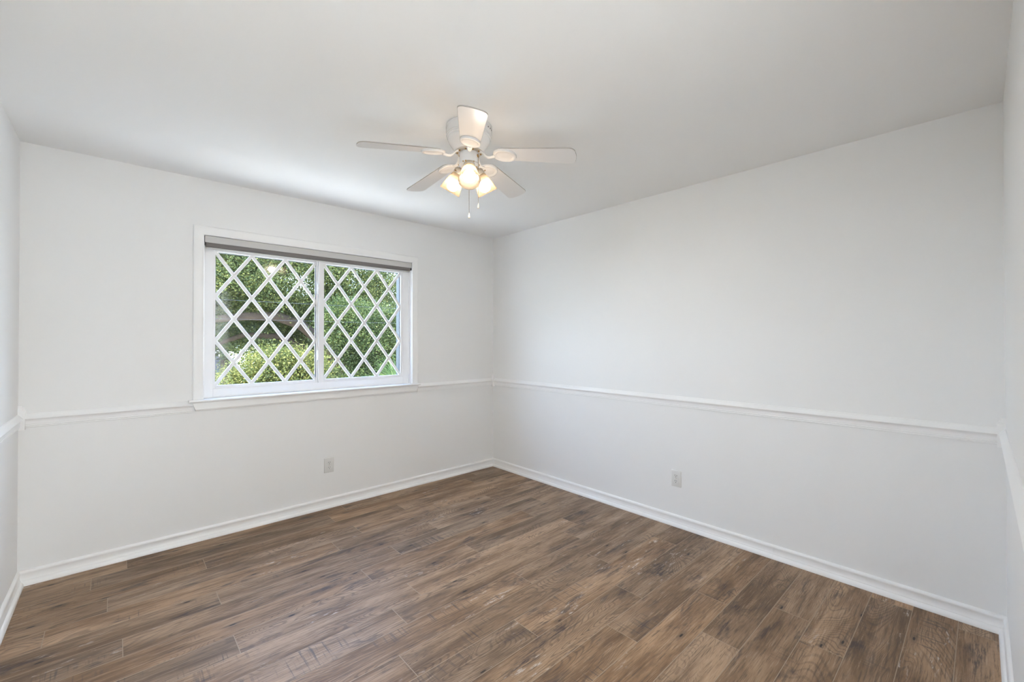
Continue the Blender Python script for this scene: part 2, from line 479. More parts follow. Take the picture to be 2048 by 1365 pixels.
def corner_block(P, sx, sy_):
    global tn
    mb = MB()
    def sq(s, z): return [(P.x, P.y, z), (P.x + sx * s, P.y, z), (P.x + sx * s, P.y + sy_ * s, z), (P.x, P.y + sy_ * s, z)]
    mb.loft([sq(BK, 0.8530), sq(BK, 0.9600), sq(BK - 0.003, 0.9625), sq(BK - 0.003, 0.9640), sq(BK - 0.005, 0.9700), sq(BK - 0.009, 0.9740), sq(BK - 0.009, 0.9755), sq(BK - 0.010, 0.9800), sq(BK - 0.013, 0.9845)])
    struct(mb.build('trim_%d' % tn, M_trim)); tn += 1
corner_block(BL, 1, -1); corner_block(BR, -1, -1); corner_block(FR, -1, 1)
mb = MB()  # casing round the added opening, out of view
for a, b_, z0, z1 in ((DX1, DX1 + 0.07, 0, DZ + 0.07), (DX0 - 0.07, DX0, 0, DZ + 0.07), (DX0, DX1, DZ, DZ + 0.07)):
    mb.box(a, b_, fy(a), fy(a) + 0.016, z0, z1)
struct(mb.build('trim_%d' % tn, M_trim, bevel=0.004)); tn += 1

# ------------------------------------------------------------------ window
win = struct(empty('window_1', (0.5 * (WX0 + WX1), YB, WZ0)))
WO = Vector((0.5 * (WX0 + WX1), YB, WZ0))
def wpart(mb, name, mat, parent=win, **kw):
    off = WO if parent is win else WO
    mb.v = [tuple(Vector(p) - off) for p in mb.v]
    return mb.build(name, mat, parent, **kw)
# casing: moulded boards mitred round three sides (u = distance outward from the opening edge, d = depth into the room)
cas = [(0.0, 0.0), (0.0, 0.011), (0.002, 0.0135), (0.006, 0.0145), (0.010, 0.013), (0.012, 0.0125), (0.022, 0.0145), (0.036, 0.0165), (0.050, 0.0175), (0.056, 0.0165), (0.060, 0.013), (0.0615, 0.008), (0.0615, 0.0)]
mb = MB()
def casing_ring(corner):
    x, z, sx, sz = corner
    return [(x + sx * u_, YB - d, z + sz * u_) for u_, d in cas]
mb.loft([casing_ring((WX0, 0.9455, -1, 0)), casing_ring((WX0, WZ1, -1, 1)), casing_ring((WX1, WZ1, 1, 1)), casing_ring((WX1, 0.9455, 1, 0))])
wpart(mb, 'casing', M_trim, smooth=35)
# stool with rounded nose and horns, apron beneath
mb = MB()
nose = [(YB - 0.035, 0.9300), (YB - 0.041, 0.9305), (YB - 0.0445, 0.9335), (YB - 0.0455, 0.9380), (YB - 0.0445, 0.9425), (YB - 0.041, 0.9450), (YB - 0.035, 0.9455)]
mb.loft([[(x, y, z) for y, z in nose + [(YB, 0.9455), (YB, 0.9300)]] for x in (0.362, 2.092)])
mb.box(WX0 + 0.0005, WX1 - 0.0005, YB, YB + 0.075, 0.9300, 0.9455)
wpart(mb, 'stool', M_trim, smooth=40)
mb = MB()
ap = [(YB, 0.8690), (YB - 0.010, 0.8690), (YB - 0.013, 0.8720), (YB - 0.0135, 0.8760), (YB - 0.0165, 0.8800), (YB - 0.0165, 0.9230), (YB - 0.020, 0.9265), (YB - 0.020, 0.9300), (YB, 0.9300)]
mb.loft([[(x + (0.016 if (x < 1) == (z < 0.9) and z < 0.9 else (-0.016 if z < 0.9 else 0)), y, z) for y, z in ap] for x in (0.384, 2.084)])
wpart(mb, 'apron', M_trim, smooth=35)
# vinyl frame
FY = YB + 0.045
GX0, GX1, GZ0, GZ1 = 0.517, 1.935, 1.029, 1.964       # glass limits
BX0, BX1, BZ0, BZ1 = 0.504, 1.958, 1.006, 1.985       # bead outer limits
mb = MB()
mb.box(WX0, BX0, FY, FY + 0.085, 0.9455, WZ1).box(BX1, WX1, FY, FY + 0.085, 0.9455, WZ1)
mb.box(BX0, BX1, FY, FY + 0.085, 0.9455, BZ0).box(BX0, BX1, FY, FY + 0.085, BZ1, WZ1)
# raised lips round the frame's room side
mb.box(WX0, WX0 + 0.008, FY - 0.010, FY, 0.9455, WZ1).box(WX1 - 0.008, WX1, FY - 0.010, FY, 0.9455, WZ1)
mb.box(WX0 + 0.008, WX1 - 0.008, FY - 0.006, FY, 0.9455, 0.951)
wpart(mb, 'frame', M_vinyl, bevel=0.0015)
MX = (1.190, 1.252)
# meeting stile: narrow grooved stile of the left sash, bright edge and flat stile of the right one
mb = MB()
mb.box(MX[0], 1.2030, FY + 0.002, FY + 0.035, BZ0, BZ1).box(1.2065, 1.2205, FY - 0.010, FY + 0.035, BZ0 - 0.002, BZ1)
mb.box(1.2205, MX[1], FY + 0.001, FY + 0.035, BZ0, BZ1).box(1.2030, 1.2065, FY + 0.008, FY + 0.03, BZ0, BZ1)
wpart(mb, 'meeting_stile', M_vinyl, bevel=0.001)
for zc in (1.755, 1.225):
    mb = MB(); mb.box(1.199, 1.208, FY - 0.014, FY + 0.002, zc - 0.038, zc + 0.038).box(1.2035, 1.2065, FY - 0.018, FY - 0.013, zc - 0.018, zc + 0.018)
    wpart(mb, 'latch', M_vinyl, bevel=0.002)
def sash(x0, x1, bl, br):
    s = empty('sash', (0, 0, 0), parent=win)
    # glazing bead
    m = MB(); y_0, y_1 = FY + 0.003, FY + 0.022
    m.box(x0 - bl, x0, y_0, y_1, BZ0, BZ1).box(x1, x1 + br, y_0, y_1, BZ0, BZ1)
    m.box(x0, x1, y_0, y_1, BZ0, GZ0).box(x0, x1, y_0, y_1, GZ1, BZ1)
    wpart(m, 'glazing_bead', M_vinyl, s, bevel=0.0015)
    # diamond lattice, three lozenges by three
    m = MB(); W_, H_ = x1 - x0, GZ1 - GZ0
    hw, yf0, yf1, tb = 0.0115, FY + 0.006, FY + 0.016, 0.0025
    def bar(p, q, dy):
        p, q = Vector((p[0], 0, p[1])), Vector((q[0], 0, q[1])); t = (q - p).normalized(); nn = Vector((-t.z, 0, t.x))
        prof = [(-hw, yf1 + dy), (-hw + 0.0005, yf0 + tb + dy), (-hw + tb, yf0 + dy), (hw - tb, yf0 + dy), (hw - 0.0005, yf0 + tb + dy), (hw, yf1 + dy)]
        m.loft([[e + nn * w + Vector((0, y, 0)) for w, y in prof] for e in (p, q)])
    cell = lambda i, j: (x0 + W_ * i / 3, GZ0 + H_ * j / 3)
    for k in (-2, -1, 0, 1, 2):
        lo = (max(0, k), max(0, -k)); hi = (min(3, 3 + k), min(3, 3 - k))
        bar(cell(*lo), cell(*hi), 0.0)
        lo2 = (max(0, k), min(3, 3 - max(0, -k))); hi2 = (min(3, 3 + k), max(0, k))
        bar(cell(*lo2), cell(*hi2), 0.0004)
    wpart(m, 'muntin_lattice', M_vinyl, s, smooth=30)
    m = MB(); m.box(x0 - 0.004, x1 + 0.004, FY + 0.017, FY + 0.021, GZ0 - 0.004, GZ1 + 0.004)
    wpart(m, 'glass_pane', M_glass, s)
    m = MB(); g = 0.0022; yg = (FY + 0.0175, FY + 0.0225)
    m.box(x0 - 0.001, x0 + g, yg[0] - 0.004, yg[1], GZ0, GZ1).box(x1 - g, x1 + 0.001, yg[0] - 0.004, yg[1], GZ0, GZ1)
    wpart(m, 'gasket', M_gasket, s)
    return s
sash(GX0, MX[0], GX0 - BX0, 0.0)
sash(MX[1], GX1, 0.0, BX1 - GX1)
# outer track and jamb liner seen through the glass
mb = MB()
mb.box(GX1 - 0.004, GX1 + 0.02, FY + 0.024, FY + 0.078, GZ0 - 0.03, GZ1 + 0.02).box(GX0 - 0.02, GX0 + 0.002, FY + 0.024, FY + 0.078, GZ0 - 0.03, GZ1 + 0.02)
mb.box(GX0, GX1, FY + 0.024, FY + 0.078, GZ0 - 0.03, GZ0 - 0.004).box(GX0, GX1, FY + 0.024, FY + 0.078, GZ1 + 0.002, GZ1 + 0.02)
wpart(mb, 'outer_track', plain('aluminium_track', (0.035, 0.04, 0.045), 0.5))

# ------------------------------------------------------------------ roller blind rolled up under the head casing
bl = tag(empty('roller_blind', (0.5 * (WX0 + WX1), YB + 0.02, 2.02)), 'grey roller blind rolled fully up at the top of the diamond-paned window', 'blind')
BO = Vector(bl.location)
def bpart(mb, name, mat, parent=bl, **kw):
    mb.v = [tuple(Vector(p) - BO) for p in mb.v]
    return mb.build(name, mat, parent, **kw)
BX = (WX0 + 0.0055, WX1 - 0.0045)
mb = MB()
fp = [(YB - 0.003, 2.0145), (YB - 0.001, 2.0125), (YB + 0.001, 2.0145), (YB + 0.001, 2.0555), (YB + 0.043, 2.0555), (YB + 0.043, 2.0585), (YB - 0.001, 2.0585), (YB - 0.003, 2.0565)]
mb.loft([[(x, y, z) for y, z in fp] for x in BX])
bpart(mb, 'fascia', M_fascia)
mb = MB()
mb.loft([[(x, YB + 0.022 + 0.0205 * math.cos(2 * PI * j / 28), 2.0145 + 0.0300 * math.sin(2 * PI * j / 28)) for j in range(28)] for x in (BX[0] + 0.006, BX[1] - 0.006)])
bpart(mb, 'fabric_roll', M_fabric, smooth=40)
mb = MB(); mb.box(BX[0] + 0.008, BX[1] - 0.008, YB + 0.016, YB + 0.028, 1.9755, 1.9840)
bpart(mb, 'bottom_bar', M_bar, bevel=0.002)
for xa, xb in ((WX0 + 0.0008, BX[0] - 0.0008), (BX[1] + 0.0008, WX1 - 0.0008)):
    mb = MB(); mb.box(xa, xb, YB - 0.001, YB + 0.042, 1.992, 2.0575)
    bpart(mb, 'end_bracket_shadow', M_dark, bevel=0.0008)  # near-black colour paints in the shadow at the blind's ends

# ------------------------------------------------------------------ wall outlets
def outlet(loc, rz, label):
    t = tag(empty('wall_outlet', loc, rz), label, 'outlet', 'wall outlets')
    # local: plate in xz plane, +y out of the wall towards the room
    mb = MB(); w, h = 0.0385, 0.0590
    def rr(w_, h_, y, r=0.004):
        pts = []
        for cx, cz, a0 in ((w_ - r, h_ - r, 0), (-w_ + r, h_ - r, 90), (-w_ + r, -h_ + r, 180), (w_ - r, -h_ + r, 270)):
            for k in range(5):
                an = math.radians(a0 + 22.5 * k); pts.append((cx + r * math.cos(an), y, cz + r * math.sin(an)))
        return pts
    mb.loft([rr(w, h, 0.0), rr(w, h, 0.0022), rr(w - 0.0015, h - 0.0015, 0.0046), rr(w - 0.004, h - 0.004, 0.0062)])
    mb.build('cover_plate', M_plate, t, smooth=35)
    for zc in (0.0195, -0.0195):
        mb = MB()
        pts0 = []
        for j in range(28):
            an = 2 * PI * j / 28; pts0.append((0.0172 * math.cos(an), max(-0.0128, min(0.0128, 0.0172 * math.sin(an)))))
        mb.loft([[(x, 0.0060, zc + z) for x, z in pts0], [(x, 0.0082, zc + z) for x, z in pts0], [(x * 0.93, 0.0090, zc + z * 0.93) for x, z in pts0]])
        rc = mb.build('receptacle', M_plate, t, smooth=30)
        MB().box(-0.0072, -0.0050, 0.0086, 0.0093, zc + 0.0005, zc + 0.0090).build('socket_slot', M_dark, rc)
        MB().box(0.0050, 0.0072, 0.0086, 0.0093, zc - 0.0002, zc + 0.0098).build('socket_slot', M_dark, rc)
        mb = MB()
        mb.loft([[(0.0026 * math.cos(2 * PI * j / 12), y, zc - 0.0068 + 0.0027 * math.sin(2 * PI * j / 12)) for j in range(12)] for y in (0.0086, 0.0093)])
        mb.build('socket_hole', M_dark, rc)
    mb = MB(); mb.loft([[(r * math.cos(2 * PI * j / 14), y, r * math.sin(2 * PI * j / 14)) for j in range(14)] for r, y in ((0.0032, 0.0060), (0.0032, 0.0070), (0.0022, 0.0076))])
    mb.build('screw', M_brushed, t, smooth=40)
    return t
outlet((1.2775, YB - 0.0005, 0.3390), PI, 'white duplex wall outlet below the diamond-paned window')
outlet((XR - 0.0005, 1.5135, 0.3420), PI / 2, 'white duplex wall outlet on the long blank right-hand wall')

# ------------------------------------------------------------------ ceiling fan
FC = Vector((1.338, 1.785, CEIL))
fan = tag(empty('ceiling_fan', FC), 'white five-blade ceiling fan with three lit frosted glass shades', 'ceiling fan')
mb = MB()
mb.lathe([(0.1120, 0.0), (0.1175, -0.002), (0.1180, -0.010), (0.1165, -0.012), (0.1165, -0.0145), (0.1178, -0.0165), (0.1170, -0.040), (0.1150, -0.046), (0.1165, -0.0475), (0.1170, -0.0505), (0.1150, -0.0535),
          (0.1125, -0.0545), (0.1140, -0.0565), (0.1140, -0.0605), (0.1115, -0.0640), (0.1090, -0.0655), (0.1095, -0.0690), (0.1075, -0.0760), (0.1030, -0.0850), (0.0970, -0.0940), (0.0905, -0.1030), (0.0845, -0.1120), (0.0795, -0.1200), (0.0765, -0.1265), (0.0735, -0.1285), (0.0600, -0.1285)], 64)
hs = mb.build('motor_housing', M_fanwhite, fan, smooth=38)
for az in (288, 298, 308):
    M_ = Matrix.Rotation(math.radians(az), 4, 'Z') @ Matrix.Translation((0.1166, 0, -0.026)) @ Matrix.Rotation(PI / 2, 4, 'Y')
    MB().lathe([(0.0034, 0.0), (0.0034, 0.0014), (0.0010, 0.0015)], 12, M=M_).build('vent_hole', M_dark, hs)
# rotating hub plate with brass parts
mb = MB()
mb.lathe([(0.020, -0.125), (0.0680, -0.1260), (0.0700, -0.1300), (0.0660, -0.1345), (0.050, -0.1360), (0.020, -0.1360)], 40)
hub = mb.build('hub_plate', M_brushed, fan, smooth=35)
for k in range(10):
    an = 5.354 + 2 * PI * k / 10 + PI / 10
    M_ = Matrix.Translation((0.060 * math.cos(an), 0.060 * math.sin(an), -0.137))
    MB().lathe([(0.0045, 0.002), (0.0045, -0.002), (0.0025, -0.0035)], 8, M=M_).build('hub_screw', M_brass, hub)
# blade: local +x outward; bottom face tilted 14 degrees
PITCH = math.radians(11.0)
Z0, Z1, R0, R1 = -0.1533, -0.1945, 0.150, 0.543
def blade_outline():
    pts = []
    w0, w1 = 0.0495, 0.0625
    def wid(x): return w0 + (w1 - w0) * (x - R0) / (R1 - R0)
    rc = 0.030
    # root end rounded
    for k in range(9):
        an = math.radians(180 + 90 * k / 8); pts.append((R0 + 0.040 + 0.040 * math.cos(an), -wid(R0) + 0.040 + 0.040 * math.sin(an)))
    for k in range(9):
        an = math.radians(270 + 90 * k / 8); pts.append((R1 - rc + rc * math.cos(an), -w1 + rc + rc * math.sin(an)))
    for k in range(1, 6):
        y = -w1 + rc + (2 * w1 - 2 * rc) * k / 6; pts.append((R1 + 0.004 * math.sin(PI * k / 6), y))
    for k in range(9):
        an = math.radians(90 * k / 8); pts.append((R1 - rc + rc * math.cos(an), w1 - rc + rc * math.sin(an)))
    for k in range(9):
        an = math.radians(90 + 90 * k / 8); pts.append((R0 + 0.040 + 0.040 * math.cos(an), wid(R0) - 0.040 + 0.040 * math.sin(an)))
    return pts
def bz(x): return Z0 + (Z1 - Z0) * (x - R0) / (R1 - R0)
def pl(x, y, h):   # point on the pitched blade plane: CCW edge hangs lower
    return (x, y * math.cos(PITCH), bz(x) - y * math.sin(PITCH) + h)
ol = blade_outline()
def make_blade():
    mb = MB(); T = 0.0060
    n = len(ol)
    def scl(p, s): return ((p[0] - 0.33) * (1 - s / 0.21) + 0.33, p[1] * (1 - s / 0.055))
    rings = [[pl(*scl(p, 0.0012), 0.0) for p in ol], [pl(*p, 0.0014) for p in ol], [pl(*p, T - 0.0014) for p in ol], [pl(*scl(p, 0.0012), T) for p in ol]]
    mb.loft(rings, caps=False, mi=1)
    mb.add(rings[0], [tuple(range(n - 1, -1, -1))], 0); mb.add(rings[3], [tuple(range(n))], 0)
    bm_o = mb.build('blade', [M_blade, M_edge], fan, smooth=30)
    # bracket: oval medallion with raised rim and sunk centre, curved arm to the hub
    mb = MB(); cx = 0.187; a_, b_ = 0.060, 0.050; n = 40
    def ov(s, h): return [pl(cx + a_ * s * math.cos(2 * PI * j / n), b_ * s * math.sin(2 * PI * j / n), h) for j in range(n)]
    mb.loft([ov(1.0, 0.0), ov(1.0, -0.006), ov(0.97, -0.0095), ov(0.88, -0.0112), ov(0.78, -0.0100), ov(0.70, -0.0062), ov(0.66, -0.0052), ov(0.30, -0.0052)])
    arm = [(0.058, 0, -0.1335), (0.070, 0, -0.1370), (0.080, 0, -0.1460), (0.090, 0, -0.1570), (0.102, 0, -0.1640), (0.116, 0, -0.1650), (0.137, 0, -0.1612)]
    rings = []
    for i, p in enumerate(arm):
        w = (0.020, 0.018, 0.013, 0.0105, 0.010, 0.011, 0.013)[i]; h = (0.0035, 0.0045, 0.0055, 0.006, 0.006, 0.0055, 0.005)[i]
        t = Vector(arm[min(i + 1, 6)]) - Vector(arm[max(i - 1, 0)]); t.normalize(); nn = Vector((-t.z, 0, t.x))
        rings.append([Vector(p) + Vector((0, 1, 0)) * w * math.cos(2 * PI * j / 14) + nn * h * math.sin(2 * PI * j / 14) for j in range(14)])
    mb.loft(rings)
    br = mb.build('blade_bracket', M_fanwhite, bm_o, smooth=40)
    for x_, y_ in ((0.176, 0.026), (0.176, -0.026), (0.225, 0.0)):
        p = pl(x_, y_, 0.006); MB().lathe([(0.0045, 0.0), (0.0045, 0.002), (0.002, 0.0035)], 8, M=Matrix.Translation(p)).build('blade_screw', M_brass, bm_o)
    return bm_o
bl0 = make_blade()
PH = 5.354
for k in range(5):
    if k == 0: b_ = bl0
    else:
        b_ = bl0.copy(); C.objects.link(b_); b_.parent = fan
        for ch in list(bl0.children):
            d = ch.copy(); C.objects.link(d); d.parent = b_
    b_.rotation_euler = (0, 0, PH + 2 * PI * k / 5)
# switch housing and light fitter
mb = MB()
mb.lathe([(0.030, -0.134), (0.0470, -0.1345), (0.0490, -0.1370), (0.0490, -0.1860), (0.0475, -0.1885), (0.030, -0.1890)], 48)
mb.build('switch_housing', M_fanwhite, fan, smooth=35)
mb = MB()
mb.lathe([(0.030, -0.188), (0.0500, -0.1890), (0.0520, -0.1920), (0.0520, -0.1985), (0.0490, -0.2020), (0.0460, -0.2080), (0.0400, -0.2150), (0.0280, -0.2230), (0.0120, -0.2265), (0.0060, -0.2320), (0.0005, -0.2330)], 48)
fit = mb.build('light_fitter', M_fanwhite, fan, smooth=35)
for k in range(6):
    an = 4.087 + 2 * PI * k / 6 + 0.45
    M_ = Matrix.Rotation(an, 4, 'Z') @ Matrix.Translation((0.0520, 0, -0.1950)) @ Matrix.Rotation(PI / 2, 4, 'Y')
    MB().lathe([(0.0032, 0.0), (0.0032, 0.003), (0.0015, 0.004)], 8, M=M_).build('fitter_screw', M_brass, fit)
# three shades: axis tilted out and down
TILT = math.radians(32)     # angle of the axis from straight down
def make_lamp():
    # local frame: z along the lamp axis (pointing out of the mouth), placed by Ml
    hold = MB()
    hold.tube([(0, 0, -0.060), (0, 0, -0.030), (0, 0, -0.012)], [0.010, 0.011, 0.013], 14)
    hold.lathe([(0.012, -0.016), (0.0225, -0.014), (0.0285, -0.008), (0.0300, 0.000), (0.0300, 0.013), (0.0285, 0.0140), (0.0275, 0.012), (0.0275, 0.0), (0.010, -0.006)], 28)
    scr = []
    for k in range(3):
        M_ = Matrix.Rotation(2 * PI * k / 3 + 0.5, 4, 'Z') @ Matrix.Translation((0.0300, 0, 0.006)) @ Matrix.Rotation(PI / 2, 4, 'Y')
        scr.append(MB()); scr[-1].lathe([(0.0016, 0.0), (0.0016, 0.006), (0.0036, 0.0065), (0.0036, 0.010), (0.0015, 0.0105)], 8, M=M_)
    sh = MB()
    outp = [(0.0262, 0.000), (0.0265, 0.012), (0.0310, 0.020), (0.0375, 0.036), (0.0430, 0.056), (0.0480, 0.078), (0.0525, 0.100), (0.0552, 0.112)]
    inn = [(r - 0.0028, z) for r, z in reversed(outp)]
    sh.lathe(outp + [(0.0548, 0.1140), (0.0530, 0.1140)] + inn, 48, caps=False)
    bu = MB()
    bu.lathe([(0.0110, 0.006), (0.0130, 0.034), (0.0170, 0.046)], 28, mi=1)
    bu.lathe([(0.0170, 0.0461), (0.0235, 0.057), (0.0280, 0.068), (0.0292, 0.078), (0.0275, 0.089), (0.0225, 0.099), (0.0130, 0.1050), (0.0010, 0.1068)], 28)
    return hold, scr, sh, bu
h_, s_, g_, b_ = make_lamp()
h0 = h_.build('lamp_holder', M_brushed, fan, smooth=35)
for q in s_: q.build('thumb_screw', M_brass, h0)
g0 = g_.build('lamp_shade', M_shade, fan, smooth=50)
u0 = b_.build('light_bulb', [M_bulb, M_fanwhite], g0, smooth=60)
for k in range(3):
    if k == 0: hh, gg = h0, g0
    else:
        hh = h0.copy(); C.objects.link(hh); hh.parent = fan
        for ch in list(h0.children):
            d = ch.copy(); C.objects.link(d); d.parent = hh
        gg = g0.copy(); C.objects.link(gg); gg.parent = fan
        d = u0.copy(); C.objects.link(d); d.parent = gg
    an = 4.087 + 2 * PI * k / 3
    ax = Vector((math.cos(an) * math.sin(TILT), math.sin(an) * math.sin(TILT), -math.cos(TILT)))
    mouth = Vector((0.115 * math.cos(an), 0.115 * math.sin(an), 2.123 - CEIL))
    pos = mouth - ax * 0.113
    Ml = Matrix.Translation(pos) @ ax.to_track_quat('Z', 'X').to_matrix().to_4x4()
    for q in (hh, gg): q.matrix_basis = Ml
# pull chains
def chain(x, y, z0, z1, lead, name='pull_chain'):
    mb = MB()
    if lead: mb.tube(lead + [(x, y, z0)], 0.0011, 6)
    z = z0; 
    mb.tube([(x, y, z0), (x, y, z1 + 0.027)], 0.0009, 6)
    while z > z1 + 0.03:
        mb.add([(x + dx, y + dy, z + dz) for dx, dy, dz in ((0.0019, 0, 0), (-0.0019, 0, 0), (0, 0.0019, 0), (0, -0.0019, 0), (0, 0, 0.0019), (0, 0, -0.0019))],
               [(0, 2, 4), (2, 1, 4), (1, 3, 4), (3, 0, 4), (2, 0, 5), (1, 2, 5), (3, 1, 5), (0, 3, 5)])
        z -= 0.0044
    c_ = mb.build(name, M_chain, fan, smooth=60)
    mb = MB()
    mb.lathe([(0.0012, z1 + 0.028), (0.0022, z1 + 0.024), (0.0042, z1 + 0.014), (0.0056, z1 + 0.0075), (0.0054, z1 + 0.0035), (0.0035, z1 + 0.0005), (0.001, z1)], 18, M=Matrix.Translation((x, y, 0)))
    mb.build('chain_knob', M_knob, c_, smooth=60)
    return c_
Rn = Vector((math.cos(yaw), -math.sin(yaw), 0)); Fn = Vector((math.sin(yaw), math.cos(yaw), 0))
p1 = Rn * 0.0495 - Fn * 0.018
chain(p1.x, p1.y, -0.158, 2.014 - CEIL, [tuple(Rn * 0.040 - Fn * 0.016 + Vector((0, 0, -0.1545))), tuple(Rn * 0.047 - Fn * 0.017 + Vector((0, 0, -0.1545)))])
p2 = Rn * 0.0005
chain(p2.x, p2.y, -0.229, 1.970 - CEIL, None)
mb = MB()
mb.lathe([(0.0080, -0.012), (0.0088, -0.002), (0.0080, 0.004), (0.0040, 0.0065)], 14, M=Matrix.Translation(Rn * 0.0440 - Fn * 0.016 + Vector((0, 0, -0.1545))) @ Rn.to_track_quat('Z', 'Y').to_matrix().to_4x4())
mb.build('chain_ferrule', M_brass, fan, smooth=40)

# ------------------------------------------------------------------ outdoors
struct(MB().box(-30, 40, YB + 5.5, 70, GROUND - 0.3, GROUND).build('ground_lawn', M_lawn))
struct(MB().box(-30, 40, YB + WT, YB + 5.5, GROUND - 0.3, GROUND + 0.02).build('ground_patio', M_concrete))
struct(MB().box(-4, 8, YB - 0.1, YB + WT - 0.01, GROUND, -0.2).build('wall_outside', M_siding))

def leaves_mesh(name, mat, parent, blobs, count, size, seed, clump=0.26, per=90, light_bias=0.5):
    """leaf quads in clumps filling a set of ellipsoids"""
    r = np.random.default_rng(seed)
    vol = np.array([b[3] * b[4] * b[5] for b in blobs]); vol = vol ** 0.8; vol /= vol.sum()
    ncl = max(1, count // per)
    which = r.choice(len(blobs), ncl, p=vol)
    B = np.array(blobs)[which]
    d = r.normal(size=(ncl, 3)); d /= np.linalg.norm(d, axis=1)[:, None]
    rad = r.uniform(0.25, 1.0, ncl) ** 0.5
    cen = B[:, :3] + d * rad[:, None] * B[:, 3:6]
    ctint = r.normal(0, 0.22, ncl)
    idx = np.repeat(np.arange(ncl), per)
    n = len(idx)
    p = cen[idx] + r.normal(0, 1, (n, 3)) * clump * np.array([1, 1, 0.62])
    nrm = r.normal(size=(n, 3)) + np.array([0, 0, 0.7]); nrm /= np.linalg.norm(nrm, axis=1)[:, None]
    t = np.cross(nrm, r.normal(size=(n, 3))); t /= np.linalg.norm(t, axis=1)[:, None]
    b = np.cross(nrm, t)
    s = size * r.uniform(0.65, 1.25, n)[:, None]
    v = np.stack([p - t * s * 0.5, p + b * s * 0.24 + nrm * s * 0.05, p + t * s * 0.5, p - b * s * 0.24 + nrm * s * 0.05], 1).reshape(-1, 3)
    me = bpy.data.meshes.new(name)
    me.vertices.add(4 * n); me.vertices.foreach_set('co', v.astype(np.float32).ravel())
    me.loops.add(4 * n); me.loops.foreach_set('vertex_index', np.arange(4 * n, dtype=np.int32))
    me.polygons.add(n); me.polygons.foreach_set('loop_start', np.arange(0, 4 * n, 4, dtype=np.int32)); me.polygons.foreach_set('loop_total', np.full(n, 4, dtype=np.int32))
    at = me.attributes.new('tint', 'FLOAT', 'FACE')
    tv = np.clip(light_bias + ctint[idx] + r.normal(0, 0.22, n), 0, 1)
    at.data.foreach_set('value', tv.astype(np.float32))
    me.materials.append(mat); me.update(); me.validate()
    o = bpy.data.objects.new(name, me); C.objects.link(o); o.parent = parent
    o['kind'] = 'stuff'
    return o

def tree(name, label, cat, base, trunk, limbs, blobs, mat, count, size, seed, group=None, **kw):
    t = tag(empty(name, base), label, cat, group)
    bv = Vector(base)
    loc = lambda p: tuple(Vector(p) - bv)
    mb = MB(); mb.tube([loc(p) for p, r in trunk], [r for p, r in trunk], 12); mb.build('trunk', M_bark, t, smooth=60)
    for lb in limbs:
        mb = MB(); mb.tube([loc(p) for p, r in lb], [r for p, r in lb], 10); mb.build('branch', M_bark, t, smooth=60)
    leaves_mesh('foliage', mat, t, [(b[0] - bv.x, b[1] - bv.y, b[2] - bv.z, *b[3:]) for b in blobs], count, size, seed, **kw)
    return t

# live oak with long low limbs
tree('oak_tree', 'spreading oak with a long bare horizontal limb outside the left sash', 'tree', (4.15, 9.9, GROUND),
     [((4.15, 9.9, GROUND), 0.34), ((4.10, 9.85, -1.2), 0.27), ((4.0, 9.8, 0.3), 0.23), ((3.85, 9.7, 1.6), 0.18), ((3.6, 9.6, 3.0), 0.11), ((3.4, 9.6, 4.4), 0.05)],
     [[((3.98, 9.78, 0.6), 0.15), ((3.50, 9.4, 0.98), 0.125), ((3.12, 9.2, 1.32), 0.112), ((2.70, 9.1, 1.66), 0.10), ((2.25, 9.05, 1.80), 0.09), ((1.75, 9.0, 1.78), 0.075), ((1.2, 8.95, 1.70), 0.06), ((0.5, 8.9, 1.75), 0.04)],
      [((3.55, 9.5, 0.85), 0.09), ((2.95, 9.4, 1.12), 0.08), ((2.4, 9.4, 1.42), 0.065), ((1.8, 9.5, 1.45), 0.05), ((1.2, 9.5, 1.2), 0.03)],
      [((3.85, 9.7, 1.9), 0.10), ((4.4, 9.6, 2.5), 0.08), ((5.0, 9.5, 2.75), 0.06), ((5.8, 9.5, 3.1), 0.04)],
      [((3.8, 9.7, 2.1), 0.08), ((2.9, 9.6, 2.9), 0.06), ((2.0, 9.6, 3.3), 0.04)]],
     [(1.7, 9.4, 2.5, 1.0, 0.9, 0.70), (2.8, 9.6, 2.5, 1.2, 1.0, 0.90), (3.9, 9.7, 2.7, 1.0, 0.8, 0.8), (4.8, 9.7, 2.6, 0.7, 0.6, 0.45), (2.3, 10.0, 1.5, 1.3, 0.5, 0.45), (3.4, 10.0, 1.5, 0.8, 0.5, 0.6), (0.8, 9.4, 2.2, 0.7, 0.8, 0.8), (2.6, 9.7, 3.3, 1.6, 0.9, 0.5), (2.35, 8.7, 2.02, 0.40, 0.12, 0.08), (2.55, 8.95, 1.0, 0.25, 0.10, 0.25), (2.0, 9.3, 1.10, 0.6, 0.15, 0.22)],
     M_leafA, 210000, 0.045, 3, clump=0.15, per=110)
tree('leafy_tree', 'dense dark green tree filling the right sash', 'tree', (4.6, 8.0, GROUND),
     [((4.6, 8.0, GROUND), 0.16), ((4.55, 8.0, -0.8), 0.12), ((4.5, 8.0, 0.4), 0.07), ((4.4, 7.95, 1.6), 0.03)],
     [[((4.52, 8.0, 0.0), 0.05), ((4.0, 7.9, 0.7), 0.035), ((3.6, 7.9, 1.3), 0.02)]],
     [(3.6, 8.0, 1.35, 0.75, 0.45, 0.7), (4.3, 8.0, 1.2, 0.75, 0.45, 0.85), (3.7, 8.0, 0.45, 0.85, 0.5, 0.6), (4.6, 8.1, 0.5, 0.7, 0.5, 0.8), (3.15, 8.0, 1.7, 0.4, 0.4, 0.45)],
     M_leafB, 150000, 0.038, 5, clump=0.12, per=110, light_bias=0.45)
